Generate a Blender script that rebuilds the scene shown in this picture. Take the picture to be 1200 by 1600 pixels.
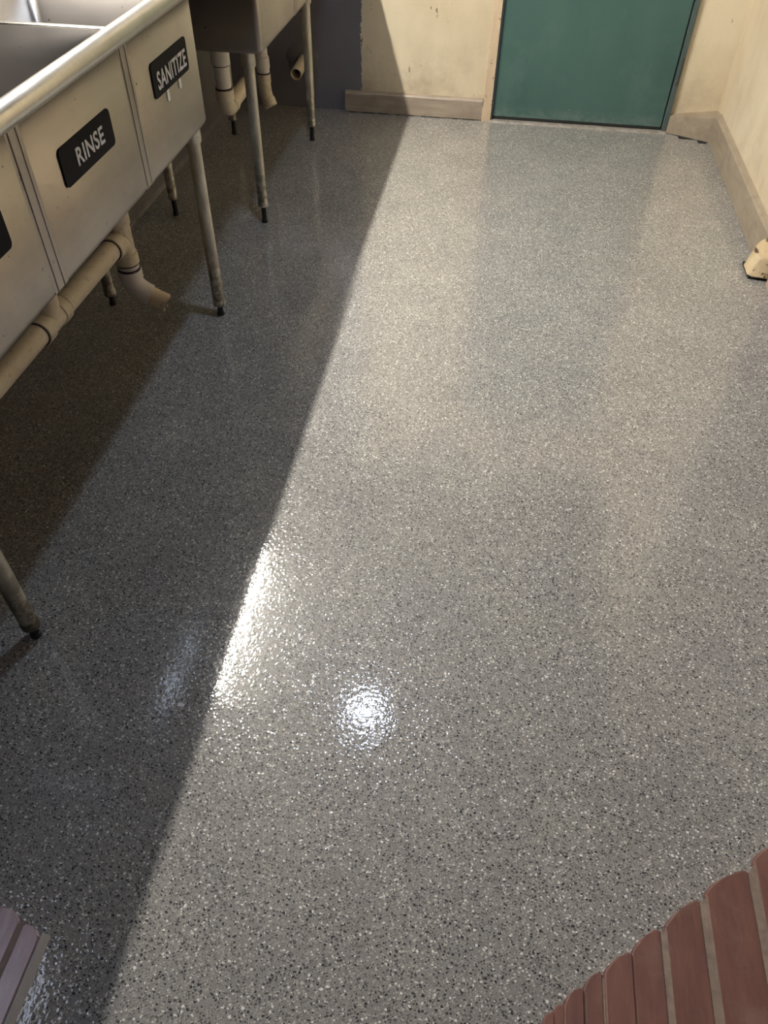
import bpy, bmesh, math, random
from mathutils import Vector, Matrix, noise
random.seed(7)
for o in list(bpy.data.objects): bpy.data.objects.remove(o)
S = bpy.context.scene
C = S.collection

# ---------------------------------------------------------------- camera
F, PITCH, YAW, ROLL, CH = 1172.5, 0.809828, 0.134187, 0.019964, 1.5
fw = Vector((0, math.cos(PITCH), -math.sin(PITCH))); up = Vector((0, math.sin(PITCH), math.cos(PITCH))); rt = Vector((1, 0, 0))
cr, sr = math.cos(ROLL), math.sin(ROLL)
rt, up = cr*rt + sr*up, -sr*rt + cr*up
Z = Matrix.Rotation(YAW, 3, 'Z'); rt, up, fw = Z@rt, Z@up, Z@fw
cd = bpy.data.cameras.new('camera'); cam = bpy.data.objects.new('camera', cd); C.objects.link(cam)
cd.sensor_fit = 'VERTICAL'; cd.sensor_height = 36; cd.lens = 36*F/1600; cd.clip_start = 0.02
m = Matrix((rt, up, -fw)).transposed().to_4x4(); m.translation = (0, 0, CH); cam.matrix_world = m
S.camera = cam

# ---------------------------------------------------------------- world, lights, exposure
w = bpy.data.worlds.new('world'); S.world = w; w.use_nodes = True
w.node_tree.nodes['Background'].inputs[0].default_value = (0.6, 0.7, 0.9, 1); w.node_tree.nodes['Background'].inputs[1].default_value = 0.05
S.view_settings.view_transform = 'Standard'; S.view_settings.look = 'None'; S.view_settings.gamma = 1
S.view_settings.use_curve_mapping = False; S.view_settings.exposure = 0.0
CEIL = 2.66
BULB = Vector((-1.33, 2.75, 2.56)); DISC = Vector((-0.39, 2.24, CEIL-0.03))
def light(name, kind, loc, energy, col, **k):
    d = bpy.data.lights.new(name, kind); d.energy = energy; d.color = col
    for a, b in k.items(): setattr(d, a, b)
    o = bpy.data.objects.new(name, d); o.location = loc; C.objects.link(o); return o
TUBE_LEN, TUBE_STRENGTH, TUBE_COL = 1.12, 1060, (1.0, 0.94, 0.85)   # warm tube lamp hung over the sinks, built at the end
light('disc_light', 'AREA', DISC-Vector((0, 0, 0.004)), 13, (0.66, 0.80, 1.0), shape='DISK', size=0.13)

# ---------------------------------------------------------------- materials
def mat(name, col=(.5, .5, .5), rough=.5, metal=0, **k):
    m = bpy.data.materials.new(name); m.use_nodes = True
    b = m.node_tree.nodes['Principled BSDF']
    b.inputs['Base Color'].default_value = (*col, 1); b.inputs['Roughness'].default_value = rough; b.inputs['Metallic'].default_value = metal
    for a, v in k.items(): b.inputs[a.replace('_', ' ')].default_value = v
    return m
class N:
    def __init__(s, m): s.t = m.node_tree; s.b = s.t.nodes['Principled BSDF']; s.co = s.n('ShaderNodeTexCoord').outputs['Object']
    def n(s, ty, **k):
        x = s.t.nodes.new(ty)
        for a, v in k.items(): setattr(x, a, v)
        return x
    def l(s, a, b): s.t.links.new(a, b)
    def mapping(s, scale=(1, 1, 1), loc=(0, 0, 0), rot=(0, 0, 0)):
        x = s.n('ShaderNodeMapping'); s.l(s.co, x.inputs[0]); x.inputs['Scale'].default_value = scale; x.inputs['Location'].default_value = loc; x.inputs['Rotation'].default_value = rot; return x.outputs[0]
    def noise(s, vec, scale, detail=3, rough=.5):
        x = s.n('ShaderNodeTexNoise'); s.l(vec, x.inputs['Vector']); x.inputs['Scale'].default_value = scale; x.inputs['Detail'].default_value = detail; x.inputs['Roughness'].default_value = rough; return x.outputs[0]
    def ramp(s, v, *stops, interp='LINEAR'):
        x = s.n('ShaderNodeValToRGB'); x.color_ramp.interpolation = interp; e = x.color_ramp.elements
        while len(e) < len(stops): e.new(.5)
        for el, (p, c) in zip(e, stops): el.position = p; el.color = (*c, 1) if len(c) == 3 else c
        s.l(v, x.inputs[0]); return x.outputs[0]
    def g(s, v, a, b):   # map to 0..1 mask
        x = s.n('ShaderNodeMapRange'); s.l(v, x.inputs[0]); x.inputs[1].default_value = a; x.inputs[2].default_value = b; return x.outputs[0]
    def mix(s, f, a, b, mode='MIX'):
        x = s.n('ShaderNodeMix', data_type='RGBA', blend_type=mode)
        if isinstance(f, (int, float)): x.inputs[0].default_value = f
        else: s.l(f, x.inputs[0])
        for i, v in ((6, a), (7, b)):
            if isinstance(v, tuple): x.inputs[i].default_value = (*v, 1)
            else: s.l(v, x.inputs[i])
        return x.outputs[2]
    def math(s, op, a, b=0.0):
        x = s.n('ShaderNodeMath', operation=op)
        for i, v in enumerate((a, b)):
            if isinstance(v, (int, float)): x.inputs[i].default_value = v
            else: s.l(v, x.inputs[i])
        return x.outputs[0]
    def bump(s, h, dist, strength=1, chain=None, to='Normal'):
        x = s.n('ShaderNodeBump'); s.l(h, x.inputs['Height']); x.inputs['Distance'].default_value = dist; x.inputs['Strength'].default_value = strength
        if chain: s.l(chain, x.inputs['Normal'])
        for t in ([to] if isinstance(to, str) else to): s.l(x.outputs[0], s.b.inputs[t])
        return x.outputs[0]

def floor_mat():
    m = mat('speckled_epoxy', rough=.5, Specular_IOR_Level=.2, Coat_Weight=1.0, Coat_Roughness=.0, Coat_IOR=1.6); q = N(m)
    base = q.ramp(q.noise(q.co, 2.2, 3), (.3, (.250, .242, .222)), (.7, (.282, .274, .254)))
    # colour quartz chips: three layers of irregular grains
    warp = q.n('ShaderNodeVectorMath', operation='MULTIPLY_ADD'); nz = q.n('ShaderNodeTexNoise'); q.l(q.co, nz.inputs['Vector']); nz.inputs['Scale'].default_value = 160
    q.l(nz.outputs['Color'], warp.inputs[0]); warp.inputs[1].default_value = (.006, .006, 0); q.l(q.co, warp.inputs[2])
    col = base
    for i, (sc, lo, hi, stops) in enumerate((
        (330, .24, .34, ((0, (.12, .12, .115)), (.30, (.2, .19, .18)), (.5, (.33, .32, .30)), (.72, (.5, .48, .45)), (.9, (.075, .075, .075)))),
        (185, .27, .33, ((0, (.045, .045, .05)), (.2, (.12, .12, .12)), (.38, (.27, .26, .25)), (.62, (.42, .40, .36)), (.88, (.72, .71, .67)))),
        (112, .15, .19, ((0, (.03, .03, .035)), (.3, (.09, .09, .095)), (.5, (.26, .25, .24)), (.70, (.55, .52, .47)), (.88, (.80, .79, .75)))))):
        v = q.n('ShaderNodeTexVoronoi'); v.inputs['Scale'].default_value = sc; v.voronoi_dimensions = '2D'
        mp = q.n('ShaderNodeMapping'); q.l(warp.outputs[0], mp.inputs[0]); mp.inputs['Rotation'].default_value = (0, 0, .7*i+.3); mp.inputs['Scale'].default_value = (1, 1.18, 1); q.l(mp.outputs[0], v.inputs['Vector'])
        sep = q.n('ShaderNodeSeparateColor'); q.l(v.outputs['Color'], sep.inputs[0])
        thr = q.math('MULTIPLY', sep.outputs[1], .35)   # size varies from grain to grain
        d = q.math('ADD', v.outputs['Distance'], thr)
        mask = q.g(d, hi+.14, lo+.14)
        col = q.mix(mask, col, q.ramp(sep.outputs[0], *stops, interp='CONSTANT'))
    mott = q.ramp(q.noise(q.co, 5, 5, .6), (.3, (.88, .88, .9)), (.7, (1.06, 1.05, 1.03)))
    col = q.mix(1.0, col, mott, 'MULTIPLY')
    q.l(col, q.b.inputs['Base Color'])
    # orange-peel of the clear coat
    b = q.bump(q.noise(q.co, 95, 2, .5), .00036, 1, to=[])
    v = q.n('ShaderNodeTexVoronoi'); v.inputs['Scale'].default_value = 78; v.voronoi_dimensions = '2D'; q.l(q.co, v.inputs['Vector'])   # low domes left by buried grains
    sp = q.n('ShaderNodeSeparateColor'); q.l(v.outputs['Color'], sp.inputs[0])
    dome = q.math('MAXIMUM', q.math('SUBTRACT', 1.0, q.math('POWER', q.math('DIVIDE', v.outputs['Distance'], .36), 2.0)), 0.0)
    dome = q.math('MULTIPLY', dome, q.math('POWER', sp.outputs[2], 1.5))
    b = q.bump(dome, .00030, 1, chain=b, to=[])
    b = q.bump(q.noise(q.co, 14, 2, .5), .0005, 1, chain=b, to=['Normal', 'Coat Normal'])
    return m

def wall_mat(name, cream, warm, patch=None, seed=0):
    m = mat(name, rough=.55); q = N(m)
    a = q.noise(q.mapping(loc=(seed, seed, seed)), 1.6, 5, .6)
    c = q.ramp(a, (.32, warm), (.62, cream))
    st = q.noise(q.mapping((7, 7, 1.6), (seed, 0, 0)), 2, 4, .6)               # faint vertical streaks
    c = q.mix(1.0, c, q.ramp(st, (.3, (.965, .96, .95)), (.65, (1.01, 1.01, 1.01))), 'MULTIPLY')
    sc = q.noise(q.mapping((22, 22, 9), (seed*2, 0, 3)), 1.4, 6, .7)
    c = q.mix(q.g(sc, .665, .70), c, (.16, .12, .085))                          # chips and scuffs
    sep = q.n('ShaderNodeSeparateXYZ'); q.l(q.co, sep.inputs[0])
    dirt = q.math('MULTIPLY', q.g(sep.outputs[2], .42, .05), q.g(q.noise(q.co, 5, 5, .65), .45, .72))
    c = q.mix(q.math('MULTIPLY', dirt, .75), c, (.30, .23, .15))                # grime splashed near the floor
    if patch is not None:
        # slate paint on one side of a hand-cut line
        edge = q.math('ADD', sep.outputs[0], q.math('MULTIPLY', q.math('SUBTRACT', q.noise(q.co, 38, 4, .7), .5), .035))
        edge = q.math('ADD', edge, q.math('MULTIPLY', q.math('SUBTRACT', q.noise(q.co, 6, 2), .5), .03))
        g = q.ramp(q.noise(q.co, 3, 3), (.3, (.175, .168, .192)), (.7, (.21, .20, .225)))
        c = q.mix(q.g(edge, patch+.002, patch-.002), c, g)
    q.l(c, q.b.inputs['Base Color'])
    b = q.bump(q.noise(q.co, 9, 4, .6), .006, .5, to=[]); q.bump(q.noise(q.co, 90, 3), .001, .5, chain=b)
    return m
M = {}
M['floor'] = floor_mat()
M['wall_back'] = wall_mat('cream_plaster', (.74, .65, .47), (.63, .53, .36), patch=-.775)
M['wall_right'] = wall_mat('cream_plaster_side', (.70, .60, .43), (.60, .49, .33), seed=4)
M['wall_plain'] = wall_mat('darkened_rear_plaster', (.10, .09, .075), (.08, .07, .055), seed=9)  # rear wall out of view, colour kept dark to cut bounce light
M['ceiling'] = mat('darkened_ceiling', (.09, .09, .085), .8)  # unseen ceiling, darkened so less light bounces back down
def grey_mat():
    m = mat('slate_wall_paint', rough=.5); q = N(m)
    c = q.ramp(q.noise(q.co, 3, 4), (.3, (.17, .165, .165)), (.7, (.215, .208, .20)))
    sep = q.n('ShaderNodeSeparateXYZ'); q.l(q.co, sep.inputs[0])
    z = q.math('ADD', sep.outputs[2], q.math('MULTIPLY', q.noise(q.co, 25, 4, .7), .03))
    
    q.l(c, q.b.inputs['Base Color']); q.bump(q.noise(q.co, 20, 4, .6), .004, .5); return m
M['grey'] = grey_mat()
def door_mat():
    m = mat('green_door_paint', rough=.38); q = N(m)
    c = q.ramp(q.noise(q.mapping((3, 3, .7)), 2, 4), (.3, (.048, .110, .096)), (.7, (.068, .136, .118)))
    c = q.mix(q.math('MULTIPLY', q.g(q.noise(q.co, 7, 5, .6), .55, .8), .35), c, (.14, .21, .19))
    sp = q.noise(q.co, 45, 2); c = q.mix(q.g(sp, .76, .79), c, (.2, .27, .25))
    sep = q.n('ShaderNodeSeparateXYZ'); q.l(q.co, sep.inputs[0])
    k = q.math('MULTIPLY', q.g(sep.outputs[2], .085, .01), q.g(q.noise(q.co, 28, 5, .7), .38, .62))
    c = q.mix(q.math('MULTIPLY', k, .6), c, (.22, .27, .25))
    q.l(c, q.b.inputs['Base Color']); q.bump(q.noise(q.co, 60, 2), .0006, .4); return m
M['door'] = door_mat(); M['patch'] = mat('slate_patch', (.19, .182, .205), .55)
def steel_mat(name, col, rough, stretch=(2, 2, 60), dark=.82):
    m = mat(name, rough=rough, metal=1); q = N(m)
    a = q.noise(q.mapping(stretch), 3, 4, .6); c = q.ramp(a, (.3, tuple(x*dark for x in col)), (.7, col))
    sm = q.noise(q.co, 6, 5, .65); c = q.mix(q.math('MULTIPLY', q.g(sm, .5, .75), .35), c, tuple(x*.6 for x in col))
    sp = q.noise(q.co, 70, 2); c = q.mix(q.g(sp, .735, .76), c, (.10, .075, .05))
    q.l(c, q.b.inputs['Base Color'])
    q.l(q.ramp(q.noise(q.co, 4, 4), (.3, (rough*.85,)*3), (.7, (min(1, rough*1.25),)*3)), q.b.inputs['Roughness'])
    q.bump(a, .0004, .25); return m
M['steel'] = steel_mat('brushed_steel', (.42, .39, .36), .40, (1, 1, 14), .94)
M['steel_in'] = steel_mat('worn_basin_steel', (.60, .54, .46), .50)
M['rim'] = steel_mat('polished_rim_steel', (.70, .68, .63), .30, (2, 30, 30), .9)
def leg_mat():
    m = mat('galvanised_tube', rough=.38, metal=.75); q = N(m)
    c = q.ramp(q.noise(q.mapping((12, 12, 3)), 3, 5, .65), (.35, (.46, .44, .36)), (.65, (.72, .70, .62)))
    sep = q.n('ShaderNodeSeparateXYZ'); q.l(q.co, sep.inputs[0])
    low = q.math('MULTIPLY', q.g(sep.outputs[2], .34, .06), q.g(q.noise(q.co, 24, 5, .7), .40, .54))
    c = q.mix(q.math('MULTIPLY', low, .85), c, (.07, .06, .04)); q.l(c, q.b.inputs['Base Color']); return m
M['leg'] = leg_mat()
M['collar'] = steel_mat('leg_socket_steel', (.60, .57, .50), .38)
M['foot'] = mat('black_foot', (.018, .018, .02), .45)
def pvc_mat(name, a, b, grime=.35):
    m = mat(name, rough=.38); q = N(m)
    c = q.ramp(q.noise(q.co, 9, 5, .6), (.35, b), (.6, a)); c = q.mix(q.math('MULTIPLY', q.g(q.noise(q.co, 45, 5, .7), .56, .68), grime), c, (.13, .08, .045))
    q.l(c, q.b.inputs['Base Color']); return m
M['pvc'] = pvc_mat('aged_pvc', (.80, .72, .55), (.70, .60, .43)); M['pvc_white'] = pvc_mat('white_pvc', (.85, .81, .74), (.76, .70, .62), .15)
M['pvc_dirty'] = pvc_mat('rusty_pvc', (.78, .66, .47), (.60, .45, .29), .9)
M['ring'] = mat('purple_primer_ring', (.035, .02, .028), .5); M['primer'] = mat('purple_primer', (.13, .07, .10), .45)
M['black'] = mat('black_void', (.006, .006, .006), .8)
M['sign'] = mat('black_plastic', (.009, .009, .014), .6, Specular_IOR_Level=.12)
M['letter'] = mat('light_lettering', (.75, .76, .80), .5)
M['tab'] = mat('white_adhesive_tab', (.85, .83, .78), .45)
def wood(name, a, b, sc=(2, 14, 14), chip=None):
    m = mat(name, rough=.5); q = N(m)
    c = q.ramp(q.noise(q.mapping(sc), 2.2, 5, .65), (.3, b), (.68, a))
    if chip: c = q.mix(q.g(q.noise(q.mapping((1.3, .35, 1.3)), 34, 4, .6), .60, .64), c, chip)
    else: c = q.mix(q.math('MULTIPLY', q.g(q.noise(q.co, 11, 5, .7), .5, .7), .45), c, tuple(x*.55 for x in b))
    q.l(c, q.b.inputs['Base Color']); q.bump(q.noise(q.mapping(sc), 6, 3), .0015, .4); return m
M['bb_back'] = wood('taupe_baseboard', (.40, .335, .26), (.28, .225, .17)); M['bb_right'] = wood('tan_baseboard', (.37, .305, .225), (.28, .225, .16), (14, 2, 14))
M['casing'] = wood('cream_casing', (.66, .52, .36), (.54, .41, .27), (9, 9, 2), chip=(.33, .22, .15)); M['block'] = wood('chipped_cream_block', (.62, .49, .30), (.50, .38, .22), (9, 3, 9), chip=(.10, .06, .035))
M['frame'] = wood('grey_green_frame', (.085, .115, .11), (.05, .08, .075), (9, 9, 2), chip=(.14, .11, .08)); M['dark'] = mat('dark_gap', (.012, .014, .013), .8)
M['grout'] = wood('grey_threshold', (.36, .34, .30), (.20, .18, .15), (9, 9, 9)); M['caulk'] = wood('slate_painted_caulk', (.24, .23, .22), (.16, .15, .145), (20, 20, 20))
def brick_mat(name, a, b, rough=.55, gloss=0):
    m = mat(name, rough=rough, Coat_Weight=gloss, Coat_Roughness=.25); q = N(m)
    oi = q.n('ShaderNodeObjectInfo').outputs['Random']
    c = q.ramp(q.noise(q.mapping((26, 5, 20)), 2, 6, .65), (.3, b), (.7, a))
    c = q.mix(q.math('MULTIPLY', q.g(q.noise(q.co, 8, 5, .6), .5, .72), .45), c, (.30, .21, .16))
    hs = q.n('ShaderNodeHueSaturation'); q.l(c, hs.inputs['Color']); q.l(q.g(oi, -1.6, 1.5), hs.inputs['Value']); hs.inputs['Saturation'].default_value = .95
    vv = q.n('ShaderNodeMapRange'); q.l(oi, vv.inputs[0]); vv.inputs[3].default_value = .86; vv.inputs[4].default_value = 1.12; q.l(vv.outputs[0], hs.inputs['Value'])
    q.l(hs.outputs[0], q.b.inputs['Base Color']); q.bump(q.noise(q.mapping((40, 10, 30)), 3, 5, .6), .002, .5); return m
M['brick'] = brick_mat('red_brick', (.205, .086, .062), (.138, .056, .043))
M['brick_glare'] = brick_mat('glare_paled_brick', (.54, .38, .39), (.36, .21, .22), .35, 1.0)  # brick colour paled towards lavender to stand in for glare
M['near_wall_dark'] = brick_mat('bounce_dark_wall', (.15, .10, .08), (.10, .065, .05)); M['mortar'] = wood('sandy_mortar', (.30, .23, .18), (.19, .14, .11), (25, 25, 25))  # the wall tone is dark to lower ambient light
M['plinth'] = wood('pinkish_plinth', (.46, .33, .25), (.34, .24, .18), (9, 4, 9)); M['bead'] = mat('glare_white_edge', (.80, .79, .78), .2, Coat_Weight=1.0); M['lens'] = mat('lamp_shell', (.8, .8, .8), .4)  # bead is the mortar edge, its white raised to stand for glare
def emis(name, col, s):
    m = mat(name, col, .5); b = m.node_tree.nodes['Principled BSDF']; b.inputs['Emission Color'].default_value = (*col, 1); b.inputs['Emission Strength'].default_value = s; return m
M['ring_glow'] = emis('cool_diffuser', (.60, .70, 1.0), 13)
M['glow_pane'] = emis('added_glow_pane', (.70, .78, 1.0), 4)  # glowing pane added out of view to feed the cool glare

# ---------------------------------------------------------------- mesh helpers
def obj(name, bm, m, parent=None, smooth=False, angle=40):
    me = bpy.data.meshes.new(name); bmesh.ops.recalc_face_normals(bm, faces=bm.faces); bm.to_mesh(me); bm.free()
    o = bpy.data.objects.new(name, me); C.objects.link(o); me.materials.append(m)
    if smooth:
        for p in me.polygons: p.use_smooth = True
        me.set_sharp_from_angle(angle=math.radians(angle))
    if parent: o.parent = parent; o.matrix_parent_inverse = Matrix.Translation(parent.location).inverted()
    return o
def thing(name, label, cat, loc, group=None):
    o = bpy.data.objects.new(name, None); o.empty_display_size = .1; C.objects.link(o); o.location = loc
    return tag(o, label, cat, group)
def tag(o, label, cat, group=None):
    o['label'] = label; o['category'] = cat
    if group: o['group'] = group
    return o
def struct(name, bm, m, parent=None, **k):
    o = obj(name, bm, m, parent, **k); o['kind'] = 'structure'; return o
def bx(bm, x0, x1, y0, y1, z0, z1, bev=0, seg=2):
    r = bmesh.ops.create_cube(bm, size=1, matrix=Matrix.Translation(((x0+x1)/2, (y0+y1)/2, (z0+z1)/2)) @ Matrix.Diagonal((x1-x0, y1-y0, z1-z0, 1)))
    if bev:
        es = list({e for v in r['verts'] for e in v.link_edges}); bmesh.ops.bevel(bm, geom=es, offset=bev, segments=seg, profile=.5, affect='EDGES')
    return bm
def box(*a, **k): return bx(bmesh.new(), *a, **k)
def sweep(bm, pts, rad, n=24, cap=True):
    """tube through points; rad a number or one per point"""
    pts = [Vector(p) for p in pts]; R = rad if isinstance(rad, (list, tuple)) else [rad]*len(pts); rings = []; prev = None
    for i, p in enumerate(pts):
        if i == 0: t = pts[1]-p
        elif i == len(pts)-1: t = p-pts[i-1]
        else:
            a, b = (p-pts[i-1]), (pts[i+1]-p)
            t = (a.normalized() if a.length > 1e-9 else b.normalized())+(b.normalized() if b.length > 1e-9 else a.normalized())
        if t.length < 1e-9: t = prev[2]
        t.normalize()
        if prev is None:
            u = t.orthogonal().normalized()
        else: u = (prev[0]-t*prev[0].dot(t)).normalized()
        v = t.cross(u); prev = (u, v, t)
        rings.append([bm.verts.new(p+(u*math.cos(2*math.pi*k/n)+v*math.sin(2*math.pi*k/n))*R[i]) for k in range(n)])
    for a, b in zip(rings, rings[1:]):
        for k in range(n): bm.faces.new((a[k], a[(k+1) % n], b[(k+1) % n], b[k]))
    if cap: bm.faces.new(rings[0][::-1]); bm.faces.new(rings[-1])
    return bm
def lathe(bm, a, b, prof, n=24, cap=True):
    """prof: (t along a->b in metres, radius)"""
    a, b = Vector(a), Vector(b); d = (b-a).normalized(); u = d.orthogonal().normalized(); v = d.cross(u); rings = []
    for t, r in prof: rings.append([bm.verts.new(a+d*t+(u*math.cos(2*math.pi*k/n)+v*math.sin(2*math.pi*k/n))*r) for k in range(n)])
    for p, q in zip(rings, rings[1:]):
        for k in range(n): bm.faces.new((p[k], p[(k+1) % n], q[(k+1) % n], q[k]))
    if cap: bm.faces.new(rings[0][::-1]); bm.faces.new(rings[-1])
    return bm
def bend(a, c, b, k=8):
    a, b, c = Vector(a), Vector(b), Vector(c); return [a*(1-t)**2+c*2*t*(1-t)+b*t*t for t in [i/k for i in range(k+1)]]
def prism(bm, poly, d):
    """extrude polygon of 3D points along vector d"""
    d = Vector(d); A = [bm.verts.new(p) for p in poly]; B = [bm.verts.new(Vector(p)+d) for p in poly]; n = len(A)
    bm.faces.new(A); bm.faces.new(B[::-1])
    for i in range(n): bm.faces.new((A[i], A[(i+1) % n], B[(i+1) % n], B[i]))
    return bm

# ---------------------------------------------------------------- room shell
XL, XR, YB, YN = -1.515, 1.128, 4.47, -1.7
DX0, DX1 = -0.043, 0.858          # door slab
struct('floor', box(XL-.1, XR+.1, YN-.1, YB+.1, -.12, 0), M['floor'])
struct('ceiling', box(XL-.1, XR+.1, YN-.1, YB+.1, CEIL, CEIL+.1), M['ceiling'])
WY0, WY1, WZ0, WZ1 = .05, .62, 1.42, 2.35   # assumed window, unseen, added in the left wall for cool glare at lower left
bm = bmesh.new(); bx(bm, XL-.1, XL, WY1, YB, 0, CEIL); bx(bm, XL-.1, XL, YN, WY0, 0, CEIL); bx(bm, XL-.1, XL, WY0, WY1, 0, WZ0); bx(bm, XL-.1, XL, WY0, WY1, WZ1, CEIL)
struct('wall_left', bm, M['grey'])
wn = struct('added_window', box(XL-.06, XL-.05, WY0, WY1, WZ0, WZ1), M['glow_pane'])
bm = bmesh.new(); bx(bm, XL-.07, XL+.012, WY0-.03, WY0+.03, WZ0-.03, WZ1+.03); bx(bm, XL-.07, XL+.012, WY1-.03, WY1+.03, WZ0-.03, WZ1+.03); bx(bm, XL-.07, XL+.012, WY0, WY1, WZ0-.03, WZ0+.03); bx(bm, XL-.07, XL+.012, WY0, WY1, WZ1-.03, WZ1+.03)
struct('added_window_frame', bm, M['casing'], wn)
bm = bmesh.new(); bx(bm, XL-.1, -.062, YB, YB+.12, 0, CEIL); bx(bm, .888, XR+.1, YB, YB+.12, 0, CEIL); bx(bm, -.062, .888, YB, YB+.12, 2.09, CEIL)
struct('wall_back', bm, M['wall_back'])
struct('wall_right', box(XR, XR+.1, 2.88, YB, 0, CEIL), M['wall_right'])
struct('wall_right_near_dark', box(XR+.002, XR+.1, YN, 2.88, 0, CEIL), M['near_wall_dark'])  # unseen wall section, made dark brick to reduce bounced light
struct('wall_front', box(XL-.1, XR+.1, YN-.1, YN, 0, CEIL), M['wall_plain'])

# door, frame, threshold
d = struct('door_1', box(DX0, DX1, YB-.006, YB+.038, .018, 2.05, bev=.002), M['door'])
b = bmesh.new()
bx(b, DX0+.0, DX1, YB-.009, YB+.036, .010, .024); struct('bottom_sweep', b, M['dark'], d)
b = bmesh.new()
lathe(b, (DX0+.06, YB-.006, 1.0), (DX0+.06, YB-.1, 1.0), [(0, .03), (.008, .03), (.01, .012), (.035, .012), (.04, .024), (.055, .028), (.068, .02), (.07, .0005)])
obj('door_knob', b, M['rim'], d, smooth=True)
# left casing: cream painted flat board, slightly wavy edge; right: thin grey-green stop
def wavy_board(x0, x1, y0, y1, z1, amp, seed):
    bm = bmesh.new(); L = []; n = 40
    for i in range(n+1):
        z = z1*i/n; w0 = amp*noise.noise(Vector((seed, 0, z*9)))+amp*.5*noise.noise(Vector((seed, 3, z*31)))
        L.append([bm.verts.new((x, y, z)) for x, y in ((x0+w0, y1), (x0+w0, y0+.003), (x0+w0+.003, y0), (x1, y0), (x1, y1))])
    for a, b in zip(L, L[1:]):
        for k in range(5): bm.faces.new((a[k], a[(k+1) % 5], b[(k+1) % 5], b[k]))
    bm.faces.new(L[0]); bm.faces.new(L[-1][::-1]); return bm
t1 = struct('trim_1', wavy_board(-.100, -.055, YB-.030, YB+.10, 2.1, .006, 1.3), M['casing'])
struct('edge_strip', wavy_board(-.0555, -.0475, YB-.022, YB+.10, 2.08, .0, 5), M['frame'], t1)
t2 = struct('trim_2', wavy_board(.864, .889, YB-.020, YB+.10, 2.08, .002, 8.3), M['frame'])
b = box(.8645, .884, YB-.0235, YB-.019, .24, .36, bev=.001); lathe(b, (.8745, YB-.024, .24), (.8745, YB-.024, .36), [(0, .0045), (.12, .0045)], 10)
obj('hinge', b, M['frame'], t2)
struct('trim_3', box(-.1, .889, YB-.02, YB+.1, 2.052, 2.11, bev=.002), M['casing'])
def rough_strip(x0, x1, y0, y1, h, seed, n=60):
    bm = bmesh.new(); L = []
    for i in range(n+1):
        x = x0+(x1-x0)*i/n; a = noise.noise(Vector((x*30, seed, 0))); c = noise.noise(Vector((x*70, seed, 5)))
        L.append([bm.verts.new(p) for p in ((x, y1, -.002), (x, y1, h*(1+.2*c)), (x, y0+.006+.004*a, h*(.9+.3*c)), (x, y0+.006*a, h*.3), (x, y0+.006*a-.002, -.002))])
    for a, b in zip(L, L[1:]):
        for k in range(5): bm.faces.new((a[k], a[(k+1) % 5], b[(k+1) % 5], b[k]))
    bm.faces.new(L[0]); bm.faces.new(L[-1][::-1]); return bm
struct('trim_4', rough_strip(-.06, .89, YB-.045, YB+.05, .009, 2), M['grout'])

# baseboards
def board_x(x0, x1, yf, yb, h, n=30, seed=0, lean=.0):
    bm = bmesh.new(); L = []
    for i in range(n+1):
        x = x0+(x1-x0)*i/n; w1 = .003*noise.noise(Vector((x*7, seed, 0)))
        L.append([bm.verts.new(p) for p in ((x, yb, .004), (x, yf+w1, .004), (x, yf+w1+lean, h-.008+w1), (x, yf+.006+lean, h+w1), (x, yb, h+.003+w1))])
    for a, b in zip(L, L[1:]):
        for k in range(5): bm.faces.new((a[k], a[(k+1) % 5], b[(k+1) % 5], b[k]))
    bm.faces.new(L[0]); bm.faces.new(L[-1][::-1]); return bm
struct('baseboard_back', board_x(-.863, -.104, YB-.026, YB, .102, seed=2), M['bb_back'])
bm = bmesh.new()   # short board right of the door, running out towards the corner
A = [(.890, YB-.022), (1.085, YB-.118), (1.107, YB-.125), (XR, YB-.10), (XR, YB), (.890, YB)]; Ht = [.085, .120, .126, .132, .12, .09]
lo = [bm.verts.new((x, y, .003)) for x, y in A]; hi = [bm.verts.new((x, y, h)) for (x, y), h in zip(A, Ht)]
bm.faces.new(lo); bm.faces.new(hi[::-1])
for i in range(6): bm.faces.new((lo[i], lo[(i+1) % 6], hi[(i+1) % 6], hi[i]))
struct('baseboard_back_right', bm, M['bb_right'])
bm = bmesh.new(); L = []
for i in range(41):
    y = YB-.10+(3.03-(YB-.10))*i/40; w1 = .0025*noise.noise(Vector((y*6, 4, 0)))
    L.append([bm.verts.new(p) for p in ((XR, y, .002), (1.098+w1, y, .002), (1.100+w1, y, .124), (1.106+w1, y, .132), (XR, y, .136))])
for a, b in zip(L, L[1:]):
    for k in range(5): bm.faces.new((a[k], a[(k+1) % 5], b[(k+1) % 5], b[k]))
bm.faces.new(L[0]); bm.faces.new(L[-1][::-1]); bb = struct('baseboard_right', bm, M['bb_right'])
# rough grey bead of sealant where the slate walls meet the floor
b = bmesh.new(); L = []
for i in range(161):
    y = 1.0+3.47*i/160; a = noise.noise(Vector((y*14, 0, 1))); c = noise.noise(Vector((y*50, 0, 1)))
    L.append([b.verts.new(p) for p in ((XL-.001, y, .018+.008*a+.003*c), (XL+.006, y, .012+.006*a), (XL+.012+.008*a+.004*c, y, -.001), (XL-.001, y, -.001))])
for p, q in zip(L, L[1:]):
    for k in range(4): b.faces.new((p[k], p[(k+1) % 4], q[(k+1) % 4], q[k]))
b.faces.new(L[0]); b.faces.new(L[-1][::-1]); struct('baseboard_left', b, M['caulk'])
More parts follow.
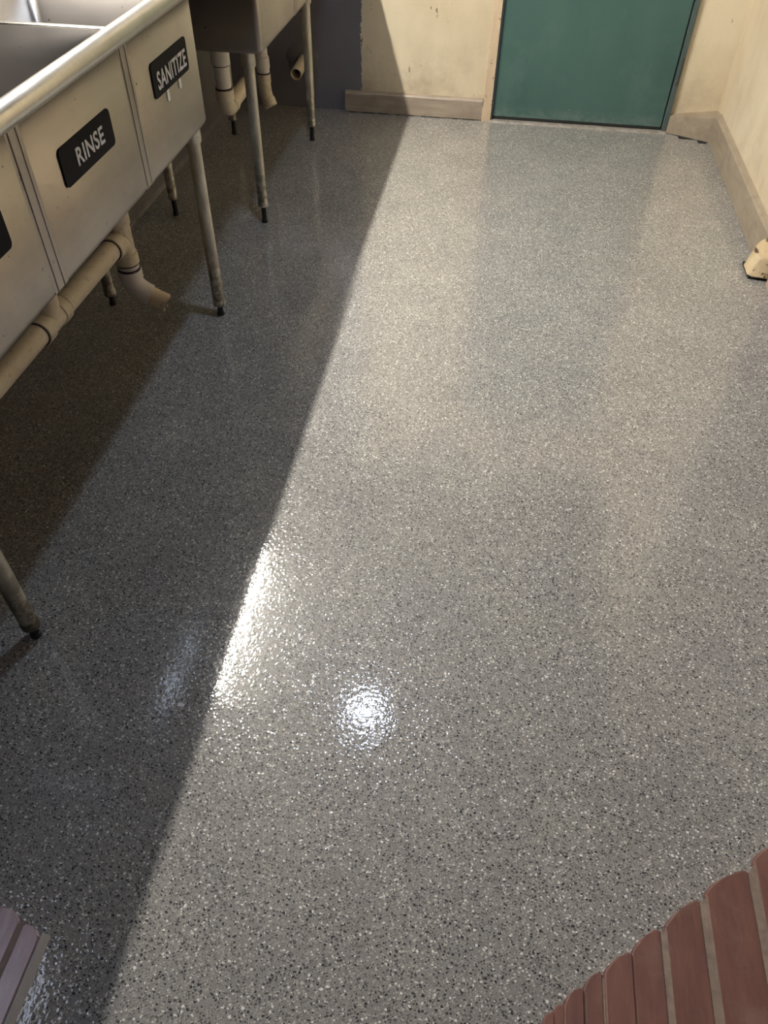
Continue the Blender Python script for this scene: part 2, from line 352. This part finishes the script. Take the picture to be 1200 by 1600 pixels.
# dark broken joint under the back boards
b = bmesh.new(); x = -.84
while x < -.12:
    l = random.uniform(.02, .09); bx(b, x, min(x+l, -.11), YB-.0275, YB-.02, 0, .0042); x += l+random.uniform(.02, .08)
for x0, x1 in ((.95, 1.03), (1.045, 1.085)): bx(b, x0, x1, YB-.03-(x0-.89)*.49-.032, YB-.02-(x0-.89)*.49, 0, .003)
struct('trim_5', b, M['dark'])
# continuation of the wall foot past the block
struct('trim_6', box(1.100, XR, .9, 2.87, 0, .075, bev=.008), M['plinth'])

# chipped block of wood at the end of the right baseboard
bk = bmesh.new()
pl = [(1.038, 3.0, 0), (1.036, 2.925, 0), (1.052, 2.905, 0), (1.128, 2.895, 0), (1.128, 3.045, 0), (1.092, 3.05, 0)]
A = [bk.verts.new(Vector(p)+Vector((0, 0, .012))) for p in pl]; B = [bk.verts.new((p[0]+(.022 if i < 3 else 0), p[1]+(.012 if 0 < i < 4 else 0), .085+(.02 if i in (0, 4, 5) else 0))) for i, p in enumerate(pl)]
bk.faces.new(A[::-1]); bk.faces.new(B)
for i in range(6): bk.faces.new((A[i], A[(i+1) % 6], B[(i+1) % 6], B[i]))
bmesh.ops.bevel(bk, geom=list(bk.edges), offset=.004, segments=2, affect='EDGES')
o = obj('wood_block', bk, M['block'], smooth=True, angle=50); tag(o, 'chipped cream painted wood block at the end of the right baseboard', 'block')
b = box(1.045, 1.125, 2.912, 3.035, 0, .013); obj('shim', b, M['dark'], o)

# ---------------------------------------------------------------- compartment sinks
def bowl(x0, x1, y0, y1, z0, z1, t=.0022, r=.022):
    bm = bmesh.new(); bx(bm, x0, x1, y0, y1, z0, z1)
    tops = [f for f in bm.faces if f.normal.z > .5 or all(abs(v.co.z-z1) < 1e-6 for v in f.verts)]
    bmesh.ops.delete(bm, geom=tops, context='FACES')
    es = [e for e in bm.edges if not all(abs(v.co.z-z1) < 1e-6 for v in e.verts)]
    bmesh.ops.bevel(bm, geom=es, offset=r, segments=5, profile=.5, affect='EDGES')
    return bm
def leg(parent, x, y, ztop, fh):
    b = lathe(bmesh.new(), (x, y, ztop), (x, y, 0), [(0, .0215), (ztop-fh-.022, .0205), (ztop-fh-.02, .022), (ztop-fh-.006, .022), (ztop-fh-.004, .017), (ztop-fh, .010)], 20)
    l = obj('leg', b, M['leg'], parent, smooth=True)
    b = lathe(bmesh.new(), (x, y, ztop+.055), (x, y, 0), [(0, .030), (.05, .029), (.058, .0275), (.095, .0275), (.10, .026), (.101, .0205)], 20)
    c = obj('leg_socket', b, M['collar'], l, smooth=True)
    b = lathe(bmesh.new(), (x, y, fh+.004), (x, y, 0), [(0, .0105), (fh*.8, .0105), (fh*.82, .0125), (fh+.004, .0135)], 16)
    obj('foot', b, M['foot'], l, smooth=True)
def text(body, loc, width, height, m, parent, bold=.0):
    cu = bpy.data.curves.new('lettering', 'FONT'); cu.body = body; cu.align_x = 'CENTER'; cu.align_y = 'CENTER'; cu.extrude = .0006; cu.offset = bold; cu.size = 1; cu.space_character = 1.07
    t = bpy.data.objects.new('tmp', cu); C.objects.link(t); bpy.context.view_layer.update()
    me = bpy.data.meshes.new_from_object(t.evaluated_get(bpy.context.evaluated_depsgraph_get())); bpy.data.objects.remove(t)
    xs = [v.co.x for v in me.vertices]; ys = [v.co.y for v in me.vertices]
    sx = width/(max(xs)-min(xs)); sy = height/(max(ys)-min(ys)); cx = (max(xs)+min(xs))/2; cy = (max(ys)+min(ys))/2
    for v in me.vertices:
        a, b, c = (v.co.x-cx)*sx, (v.co.y-cy)*sy, v.co.z
        v.co = (loc[0]+c, loc[1]+a, loc[2]+b)
    me.name = 'lettering'; me.materials.append(m); o = bpy.data.objects.new('lettering', me); C.objects.link(o); o.parent = parent; return o
def sign(parent, x, y0, y1, z0, z1, word, tw, th, dy=0, dz=0, tabs=False):
    bm = bmesh.new(); r = .012; pts = []
    for cy, cz, a0 in ((y1-r, z1-r, 0), (y0+r, z1-r, 90), (y0+r, z0+r, 180), (y1-r, z0+r, 270)):
        for k in range(6): a = math.radians(a0+18*k); pts.append((x+.0005, cy+r*math.cos(a), cz+r*math.sin(a)))
    prism(bm, pts, (.0032, 0, 0))
    s = obj('sign_plate', bm, M['sign'], parent); s['label'] = 'black plate reading '+word
    t = text(word, (x+.0042, (y0+y1)/2+dy, (z0+z1)/2+dz), tw, th, M['letter'], s, .020)
    if tabs:
        for ty, tl in ((2.056, .030), (2.148, .026)):
            b = bmesh.new(); w_ = .0085; P = [(x+.0006, ty-w_, z0+.012), (x+.0006, ty-w_, z0-tl+w_)]
            P += [(x+.0006, ty-w_*math.cos(math.radians(a)), z0-tl+w_-w_*math.sin(math.radians(a))) for a in range(20, 180, 20)]+[(x+.0006, ty+w_, z0-tl+w_), (x+.0006, ty+w_, z0+.012)]
            prism(b, P, (.0015, 0, 0)); obj('adhesive_tab', b, M['tab'], s)
    return s
ZB, ZR = .655, 1.022
def sink(name, label, x_f, x_r, splits, legs, fh, drain_l, drain_r, overlap=.0):
    y0, y1 = splits[0], splits[-1]
    s = thing(name, label, 'sink', (0, 0, 0), 'stainless compartment sinks along the left wall')
    for a, b in zip(splits, splits[1:]):
        bw = bowl(x_r, x_f, a+.008, b-.008, ZB, ZR-.006); o = obj('bowl', bw, M['steel'], s, smooth=True, angle=60)
        md = o.modifiers.new('thickness', 'SOLIDIFY'); md.thickness = .002; md.offset = -1
        cx, cy = (x_f+x_r)/2, (a+b)/2
        lt = lathe(bmesh.new(), (cx, cy, ZB+.006), (cx, cy, ZB-.05), [(0, .020), (0.002, .043), (.004, .045), (.008, .045), (.014, .042), (.03, .036), (.05, .034), (.056, .034)]); obj('drain_fitting', lt, M['collar'], o, smooth=True)
    # flat strips closing the joints between bowls: front, top
    for y in splits[1:-1]:
        b = bmesh.new(); bx(b, x_f-.006, x_f-.0006, y-.029, y+.029, ZB+.012, ZR-.006)
        bx(b, x_f-.004, x_f+.0012, y-.0165, y-.0125, ZB+.010, ZR-.012, bev=.001); bx(b, x_f-.004, x_f+.0009, y+.0125, y+.0165, ZB+.010, ZR-.012, bev=.001)
        obj('seam_strip', b, M['steel'], s, smooth=True)
        b = box(x_r, x_f, y-.009, y+.009, ZR-.010, ZR-.002, bev=.002); obj('divider_cap', b, M['rim'], s, smooth=True)
    ya, yb = y0-drain_l, y1+drain_r
    # deck: rear shelf with splash, end drainboards
    xs = XL+.03
    b = bmesh.new(); bx(b, xs, x_r+.002, ya, yb, ZR-.006, ZR, bev=.001); bx(b, xs, xs+.02, ya, yb, ZR-.01, ZR+.24, bev=.004)
    obj('rear_deck', b, M['steel'], s, smooth=True)
    for u, v in ((ya, y0+.008), (y1-.008, yb)):
        if abs(v-u) > .03:
            b = bmesh.new(); bx(b, xs+.01, x_f+.02, u, v, ZR-.012, ZR-.004, bev=.001); e_ = v if v == yb else u; bx(b, xs+.01, x_f+.02, min(e_, e_+(.004 if e_ == u else -.004)), max(e_, e_+(.004 if e_ == u else -.004)), ZR-.05, ZR-.004)  # turned-down end edges added to block light at the drainboard joint
            for k in range(7): xx = x_r+.03+k*.058; bx(b, xx, xx+.01, u+.05, v-.03, ZR-.005, ZR-.001, bev=.001)
            obj('drainboard', b, M['steel'], s, smooth=True)
    # rolled rim: quarter-lip rising from the front panel to a fat roll
    b = bmesh.new(); r = .0225; cx, cz = x_f+.031, ZR+.006
    P = [(cx+r*math.cos(math.radians(a)), cz+r*math.sin(math.radians(a))) for a in range(-165, 166, 15)]
    P = P+[(x_f+.002, ZR-.001), (x_f-.012, ZR-.001), (x_f-.012, ZR-.007), (x_f+.002, ZR-.007)]
    prism(b, [(px, ya, pz) for px, pz in P], (0, yb-ya, 0))
    obj('rolled_rim', b, M['rim'], s, smooth=True, angle=35)
    for x, y in legs: leg(s, x, y, ZB-.006, fh)
    # faucet on the rear deck (above the frame)
    fy = (y0+y1)/2
    f = obj('faucet', sweep(bmesh.new(), [(xs+.05, fy, ZR-.002), (xs+.05, fy, ZR+.16)]+bend((xs+.05, fy, ZR+.16), (xs+.05, fy, ZR+.26), (xs+.15, fy, ZR+.26))+[(xs+.24, fy, ZR+.24), (xs+.265, fy, ZR+.20)], .011, 14), M['rim'], s, smooth=True)
    for q in (-1, 1):
        b = sweep(bmesh.new(), [(xs+.05, fy+q*.07, ZR-.002), (xs+.05, fy+q*.07, ZR+.05)], .016, 14); bx(b, xs+.04, xs+.11, fy+q*.07-.007, fy+q*.07+.007, ZR+.05, ZR+.062, bev=.003); obj('faucet_handle', b, M['rim'], f, smooth=True)
    return s
s1 = sink('compartment_sink', 'long stainless three bowl sink with black RINSE and SANITIZE signs', -.875, -1.345, [.82, 1.325, 1.842, 2.332],
          [(-.945, .885), (-.929, 2.31), (-1.343, 2.31), (-1.343, .885)], .034, .04, .330)
sign(s1, -.875, 1.449, 1.703, .823, .901, 'RINSE', .138, .036, .008, .0)
sign(s1, -.875, 1.969, 2.228, .831, .912, 'SANITIZE', .214, .042, .005, -.006, tabs=True)
sign(s1, -.875, .955, 1.21, .818, .896, 'WASH', .138, .036)
s2 = sink('compartment_sink', 'farther stainless sink with plain front near the slate grey back wall', -.887, -1.40, [2.995, 3.54, 4.055],
          [(-.960, 3.055), (-.955, 4.0), (-1.36, 3.055), (-1.375, 4.01)], .066, .332, .2)

# ---------------------------------------------------------------- plastic drain plumbing
def ring(p, d, r, parent, h=.004):
    p, d = Vector(p), Vector(d).normalized(); obj('joint_ring', lathe(bmesh.new(), p-d*h/2, p+d*h/2, [(0, r), (h, r)]), M['ring'], parent, smooth=True)
def hub(bm, a, b, r): 
    L = (Vector(b)-Vector(a)).length; lathe(bm, a, b, [(0, r-.003), (.002, r), (L-.002, r), (L, r-.003)])
PX, PZ, PR = -1.118, .391, .0305
zs = lambda y: PZ+(2.05-y)*.016
t = thing('drain_pipe', 'cream plastic drain pipe running under the long three bowl sink', 'pipe', (PX, 2.08, 0))
yd, y2 = 2.075, 1.59
obj('pipe', sweep(bmesh.new(), [(PX, .95, zs(.95)), (PX, y2-.05, zs(y2-.05))], PR), M['pvc'], t, smooth=True)
obj('pipe', sweep(bmesh.new(), [(PX, y2+.05, zs(y2+.05)), (PX, yd-.03, zs(yd-.03))], PR), M['pvc'], t, smooth=True)
PW = zs(y2)
b = bmesh.new(); hub(b, (PX, y2-.068, PW), (PX, y2-.03, PW), PR+.006); hub(b, (PX, y2+.03, PW), (PX, y2+.068, PW), PR+.006)
sweep(b, [(PX, y2-.035, PW), (PX, y2+.035, PW)], PR+.002); sweep(b, bend((PX, y2-.02, PW+.0), (PX-.0, y2+.01, PW+.01), (PX, y2+.012, PW+.085)), PR+.001); hub(b, (PX, y2+.012, PW+.07), (PX, y2+.012, PW+.105), PR+.006)
te = obj('tee_fitting', b, M['pvc'], t, smooth=True)
for yy in (-.069, .069): ring((PX, y2+yy, PW), (0, 1, 0), PR+.0035, te)
obj('pipe', sweep(bmesh.new(), [(PX, y2+.012, PW+.09), (PX, y2+.012, ZB-.02)], PR), M['pvc_white'], t, smooth=True)
# vertical tee below the third bowl, then a 45 degree elbow and a rusty stub
b = bmesh.new(); hub(b, (PX, yd, PZ+.085), (PX, yd, PZ+.045), PR+.007); hub(b, (PX, yd, PZ-.045), (PX, yd, PZ-.082), PR+.007)
sweep(b, [(PX, yd, PZ+.05), (PX, yd, PZ-.05)], PR+.003); sweep(b, bend((PX, yd-.06, PZ), (PX, yd-.01, PZ), (PX, yd, PZ-.045)), PR+.002); sweep(b, [(PX, yd-.075, PZ), (PX, yd-.03, PZ)], PR+.002); hub(b, (PX, yd-.083, PZ), (PX, yd-.053, PZ), PR+.006)
te = obj('tee_fitting', b, M['pvc'], t, smooth=True); ring((PX, yd-.084, PZ), (0, 1, 0), PR+.0035, te); ring((PX, yd, PZ-.084), (0, 0, 1), PR+.004, te)
obj('pipe', sweep(bmesh.new(), [(PX, yd, PZ+.08), (PX, yd, PZ+.115)], PR+.001), M['primer'], t, smooth=True)
obj('pipe', sweep(bmesh.new(), [(PX, yd, PZ+.11), (PX, yd, ZB-.02)], PR), M['pvc_white'], t, smooth=True)
obj('coupling', lathe(bmesh.new(), (PX, yd, PZ-.078), (PX, yd, PZ-.105), [(0, PR+.003), (.027, PR+.003)]), M['pvc_white'], t, smooth=True)
e0, e1, e2 = Vector((PX, yd, PZ-.103)), Vector((PX, yd, PZ-.168)), Vector((PX+.050, yd+.006, PZ-.196))
b = bmesh.new(); hub(b, e0, e0+Vector((0, 0, -.032)), PR+.008); sweep(b, bend(e0+Vector((0, 0, -.03)), e1, e2), PR+.004)
el = obj('elbow', b, M['pvc_white'], t, smooth=True); ring(e0+Vector((0, 0, .002)), (0, 0, 1), PR+.006, el, .007)
dv = (e2-e1).normalized(); e3 = e2+dv*.055
b = bmesh.new(); n = 28; u = dv.orthogonal().normalized(); v = dv.cross(u); R0, R1, Ri = [], [], []
for k in range(n):
    a = 2*math.pi*k/n; dd = u*math.cos(a)+v*math.sin(a); j = .006*noise.noise(Vector((k*.9, 2, 1)))+(.008 if k in (9, 20) else 0)
    R0.append(b.verts.new(e2-dv*.012+dd*(PR-.001))); R1.append(b.verts.new(e3+dd*(PR-.001)+dv*j)); Ri.append([b.verts.new(e3+dd*(PR-.006)+dv*j), b.verts.new(e3-dv*.05+dd*(PR-.006))])
for k in range(n):
    l = (k+1) % n; b.faces.new((R0[k], R0[l], R1[l], R1[k])); b.faces.new((R1[k], R1[l], Ri[l][0], Ri[k][0])); b.faces.new((Ri[k][0], Ri[l][0], Ri[l][1], Ri[k][1]))
b.faces.new([x[1] for x in Ri])
st = obj('pipe', b, M['pvc_dirty'], t, smooth=True); st['label'] = 'rust stained broken outlet stub'

def open_pipe(a, b_, r, name, m, parent):
    a, b_ = Vector(a), Vector(b_); L = (b_-a).length; bm = bmesh.new()
    lathe(bm, a, b_, [(0, r), (L, r), (L, r-.005), (L-.09, r-.005)], 28, cap=False)
    o = obj(name, bm, m, parent, smooth=True)
    obj('bore', lathe(bmesh.new(), b_-(b_-a).normalized()*.085, b_-(b_-a).normalized()*.08, [(0, r-.0045), (.005, r-.0045)], 28), M['black'], o, smooth=True)
    return o
# far sink, first bowl: straight drop, elbow and a stub pointing to the back wall
t = thing('drain_pipe', 'white plastic elbow drain pointing sideways under the farther sink', 'pipe', (-1.15, 3.28, 0))
X, Y = -1.15, 3.29
b = bmesh.new(); hub(b, (X, Y, ZB-.05), (X, Y, .535), .038); top = obj('coupling', b, M['pvc_white'], t, smooth=True); ring((X, Y, .534), (0, 0, 1), .0345, top)
obj('pipe', sweep(bmesh.new(), [(X, Y, .54), (X, Y, .435)], .031), M['pvc_white'], t, smooth=True)
b = bmesh.new(); hub(b, (X, Y, .445), (X, Y, .405), .038); sweep(b, bend((X, Y, .41), (X, Y, .36), (X, Y+.06, .365)), .034); hub(b, (X, Y+.045, .365), (X, Y+.085, .367), .037)
el = obj('elbow', b, M['pvc'], t, smooth=True); ring((X, Y, .448), (0, 0, 1), .035, el, .006)
open_pipe((X, Y+.06, .366), (X, Y+.30, .375), .031, 'pipe', M['pvc'], t)
# far sink, second bowl: drop with crumpled coupling and a short elbow
t = thing('drain_pipe', 'white plastic drop drain behind the front leg of the farther sink', 'pipe', (-1.14, 3.85, 0))
X, Y = -1.14, 3.85
prof = [(0, .030), (.04, .030), (.05, .025), (.075, .030), (.095, .024), (.12, .029), (.145, .025), (.185, .026), (.19, .031), (.235, .032), (.24, .029), (.262, .029)]
obj('coupling', lathe(bmesh.new(), (X, Y, ZB-.05), (X, Y, 0), prof), M['pvc_white'], t, smooth=True)
b = bmesh.new(); hub(b, (X, Y, .345), (X, Y, .305), .032); sweep(b, bend((X, Y, .31), (X, Y, .25), (X+.020, Y-.012, .225), 8), .029); hub(b, Vector((X+.012, Y-.006, .238)), Vector((X+.028, Y-.016, .205)), .032)
el = obj('elbow', b, M['pvc'], t, smooth=True); ring((X, Y, .348), (0, 0, 1), .031, el, .005)
# stub out of the back wall with crumbled plaster collar
t = thing('wall_pipe', 'open cream pipe stub sticking out of the slate grey back wall', 'pipe', (-1.09, YB, .23))
open_pipe((-1.088, YB-.001, .240), (-1.088, YB-.205, .226), .029, 'pipe', M['pvc'], t)
bm = bmesh.new(); n = 22; c = bm.verts.new((-1.1, YB-.012, .245)); rr = []
for k in range(n):
    a = 2*math.pi*k/n; q1 = .055*(1+.35*noise.noise(Vector((k*.8, 1, 0)))); q2 = q1+.03
    rr.append((bm.verts.new((-1.1+q1*math.cos(a)*1.1, YB-.010-.006*noise.noise(Vector((k, 5, 0))), .245+q1*math.sin(a))), bm.verts.new((-1.1+q2*math.cos(a)*1.1, YB+.001, .245+q2*math.sin(a)))))
for k in range(n): l = (k+1) % n; bm.faces.new((c, rr[k][0], rr[l][0])); bm.faces.new((rr[k][0], rr[k][1], rr[l][1], rr[l][0]))
obj('plaster_collar', bm, M['patch'], t, smooth=True, angle=30)

# ---------------------------------------------------------------- brick edges at the doorway
def brick(parent, xa, xb, ya, yb, yn, m, r=.0045, z=.018):
    """brick from its far end (ya at xa, yb at xb) back to yn; rounded far end and arrises"""
    bm = bmesh.new(); mid = (xa+xb)/2; w_ = xb-xa
    P = [(xa, yn), (xa, ya-.004), (xa+w_*.18, ya+(yb-ya)*.18+.003), (mid, (ya+yb)/2+.004), (xb-w_*.18, yb-(yb-ya)*.18+.003), (xb, yb-.004), (xb, yn)]
    prism(bm, [(x, y, .0) for x, y in P], (0, 0, z)); bmesh.ops.bevel(bm, geom=[e for e in bm.edges if any(v.co.z > z-.001 for v in e.verts)], offset=min(r, w_*.12), segments=3, affect='EDGES')
    return obj('brick', bm, m, parent, smooth=True, angle=50)
t = thing('brick_threshold', 'red brick doorway edging in the lower right of the picture', 'brick edging', (.5, .2, 0), 'brick edging at the near doorway')
J = [(.248, .262, .292, .302), (.2645, .279, .306, .316), (.282, .3135, .322, .349), (.3165, .3465, .351, .378), (.352, .3995, .379, .417), (.4022, .453, .419, .464), (.464, .530, .469, .526), (.545, .628, .540, .592), (.645, .725, .615, .665), (.738, .81, .675, .73), (.823, .895, .74, .79), (.908, .98, .80, .85), (.993, 1.065, .86, .9)]
for xa, xb, ya, yb in J: brick(t, xa-.0025, xb+.0025, ya, yb, -.05, M['brick'], z=random.uniform(.016, .02))
bm = bmesh.new(); P = [(.243, -.05)]
for xa, xb, ya, yb in J: P += [(xa, ya-.012), (xb, yb-.012)]
prism(bm, [(x, y, 0) for x, y in P+[(1.075, .88), (1.075, -.05)]], (0, 0, .0135)); obj('mortar', bm, M['mortar'], t)
t = thing('brick_threshold', 'glossy brick doorway edging in the lower left corner, paled to show glare', 'brick edging', (-.7, .2, 0), 'brick edging at the near doorway')
for xa, xb, ya, yb in ((-.80, -.738, .345, .322), (-.733, -.680, .318, .300), (-.675, -.634, .298, .280)): brick(t, xa, xb, ya, yb, -.05, M['brick_glare'], r=.004, z=.017)
bm = bmesh.new(); prism(bm, [(x, y, 0) for x, y in ((-.81, -.05), (-.81, .335), (-.735, .312), (-.678, .292), (-.634, .279), (-.632, -.05))], (0, 0, .0135)); obj('mortar', bm, M['mortar'], t)
bm = bmesh.new(); L = []
for i in range(31):
    y = .286-.33*i/30; a = .002*noise.noise(Vector((y*60, 1, 1))); L.append([bm.verts.new(p) for p in ((-.634, y, 0), (-.634, y, .016), (-.631, y, .018+a), (-.627+a, y, .010), (-.623+a*2, y, 0))])
for p, q in zip(L, L[1:]):
    for k in range(5): bm.faces.new((p[k], p[(k+1) % 5], q[(k+1) % 5], q[k]))
bm.faces.new(L[0]); bm.faces.new(L[-1][::-1]); obj('mortar_bead', bm, M['bead'], t, smooth=True)

# small grey tape scrap on the floor
bm = bmesh.new(); prism(bm, [(-.5535, .757, 0), (-.5395, .758, 0), (-.539, .765, 0), (-.553, .766, 0)], (0, 0, .0008)); o = obj('tape_scrap', bm, M['lens'], None); tag(o, 'tiny pale grey scrap on the shaded floor', 'scrap')

# ---------------------------------------------------------------- lamps out of frame
x, y, z = BULB
t = thing('tube_lamp', 'slim warm tube lamp on a ceiling batten above the sinks', 'lamp', (x, y, CEIL))
obj('batten', box(x-.03, x+.03, y-TUBE_LEN/2-.04, y+TUBE_LEN/2+.04, CEIL-.045, CEIL, bev=.004), M['lens'], t)
for q in (-1, 1): obj('end_cap', box(x-.02, x+.02, y+q*(TUBE_LEN/2+.012)-.012, y+q*(TUBE_LEN/2+.012)+.012, z-.02, CEIL-.04, bev=.003), M['lens'], t)
obj('tube', lathe(bmesh.new(), (x, y-TUBE_LEN/2, z), (x, y+TUBE_LEN/2, z), [(0, .016), (TUBE_LEN, .016)], 12), emis('lit_tube', TUBE_COL, TUBE_STRENGTH), t)
x, y, z = DISC
t = thing('disc_lamp', 'round cool white ceiling disc lamp', 'lamp', (x, y, CEIL))
obj('housing', lathe(bmesh.new(), (x, y, CEIL), (x, y, 0), [(0, .125), (.028, .12), (.03, .118)], 40), M['ring_glow'], t, smooth=True)
bpy.context.view_layer.update()
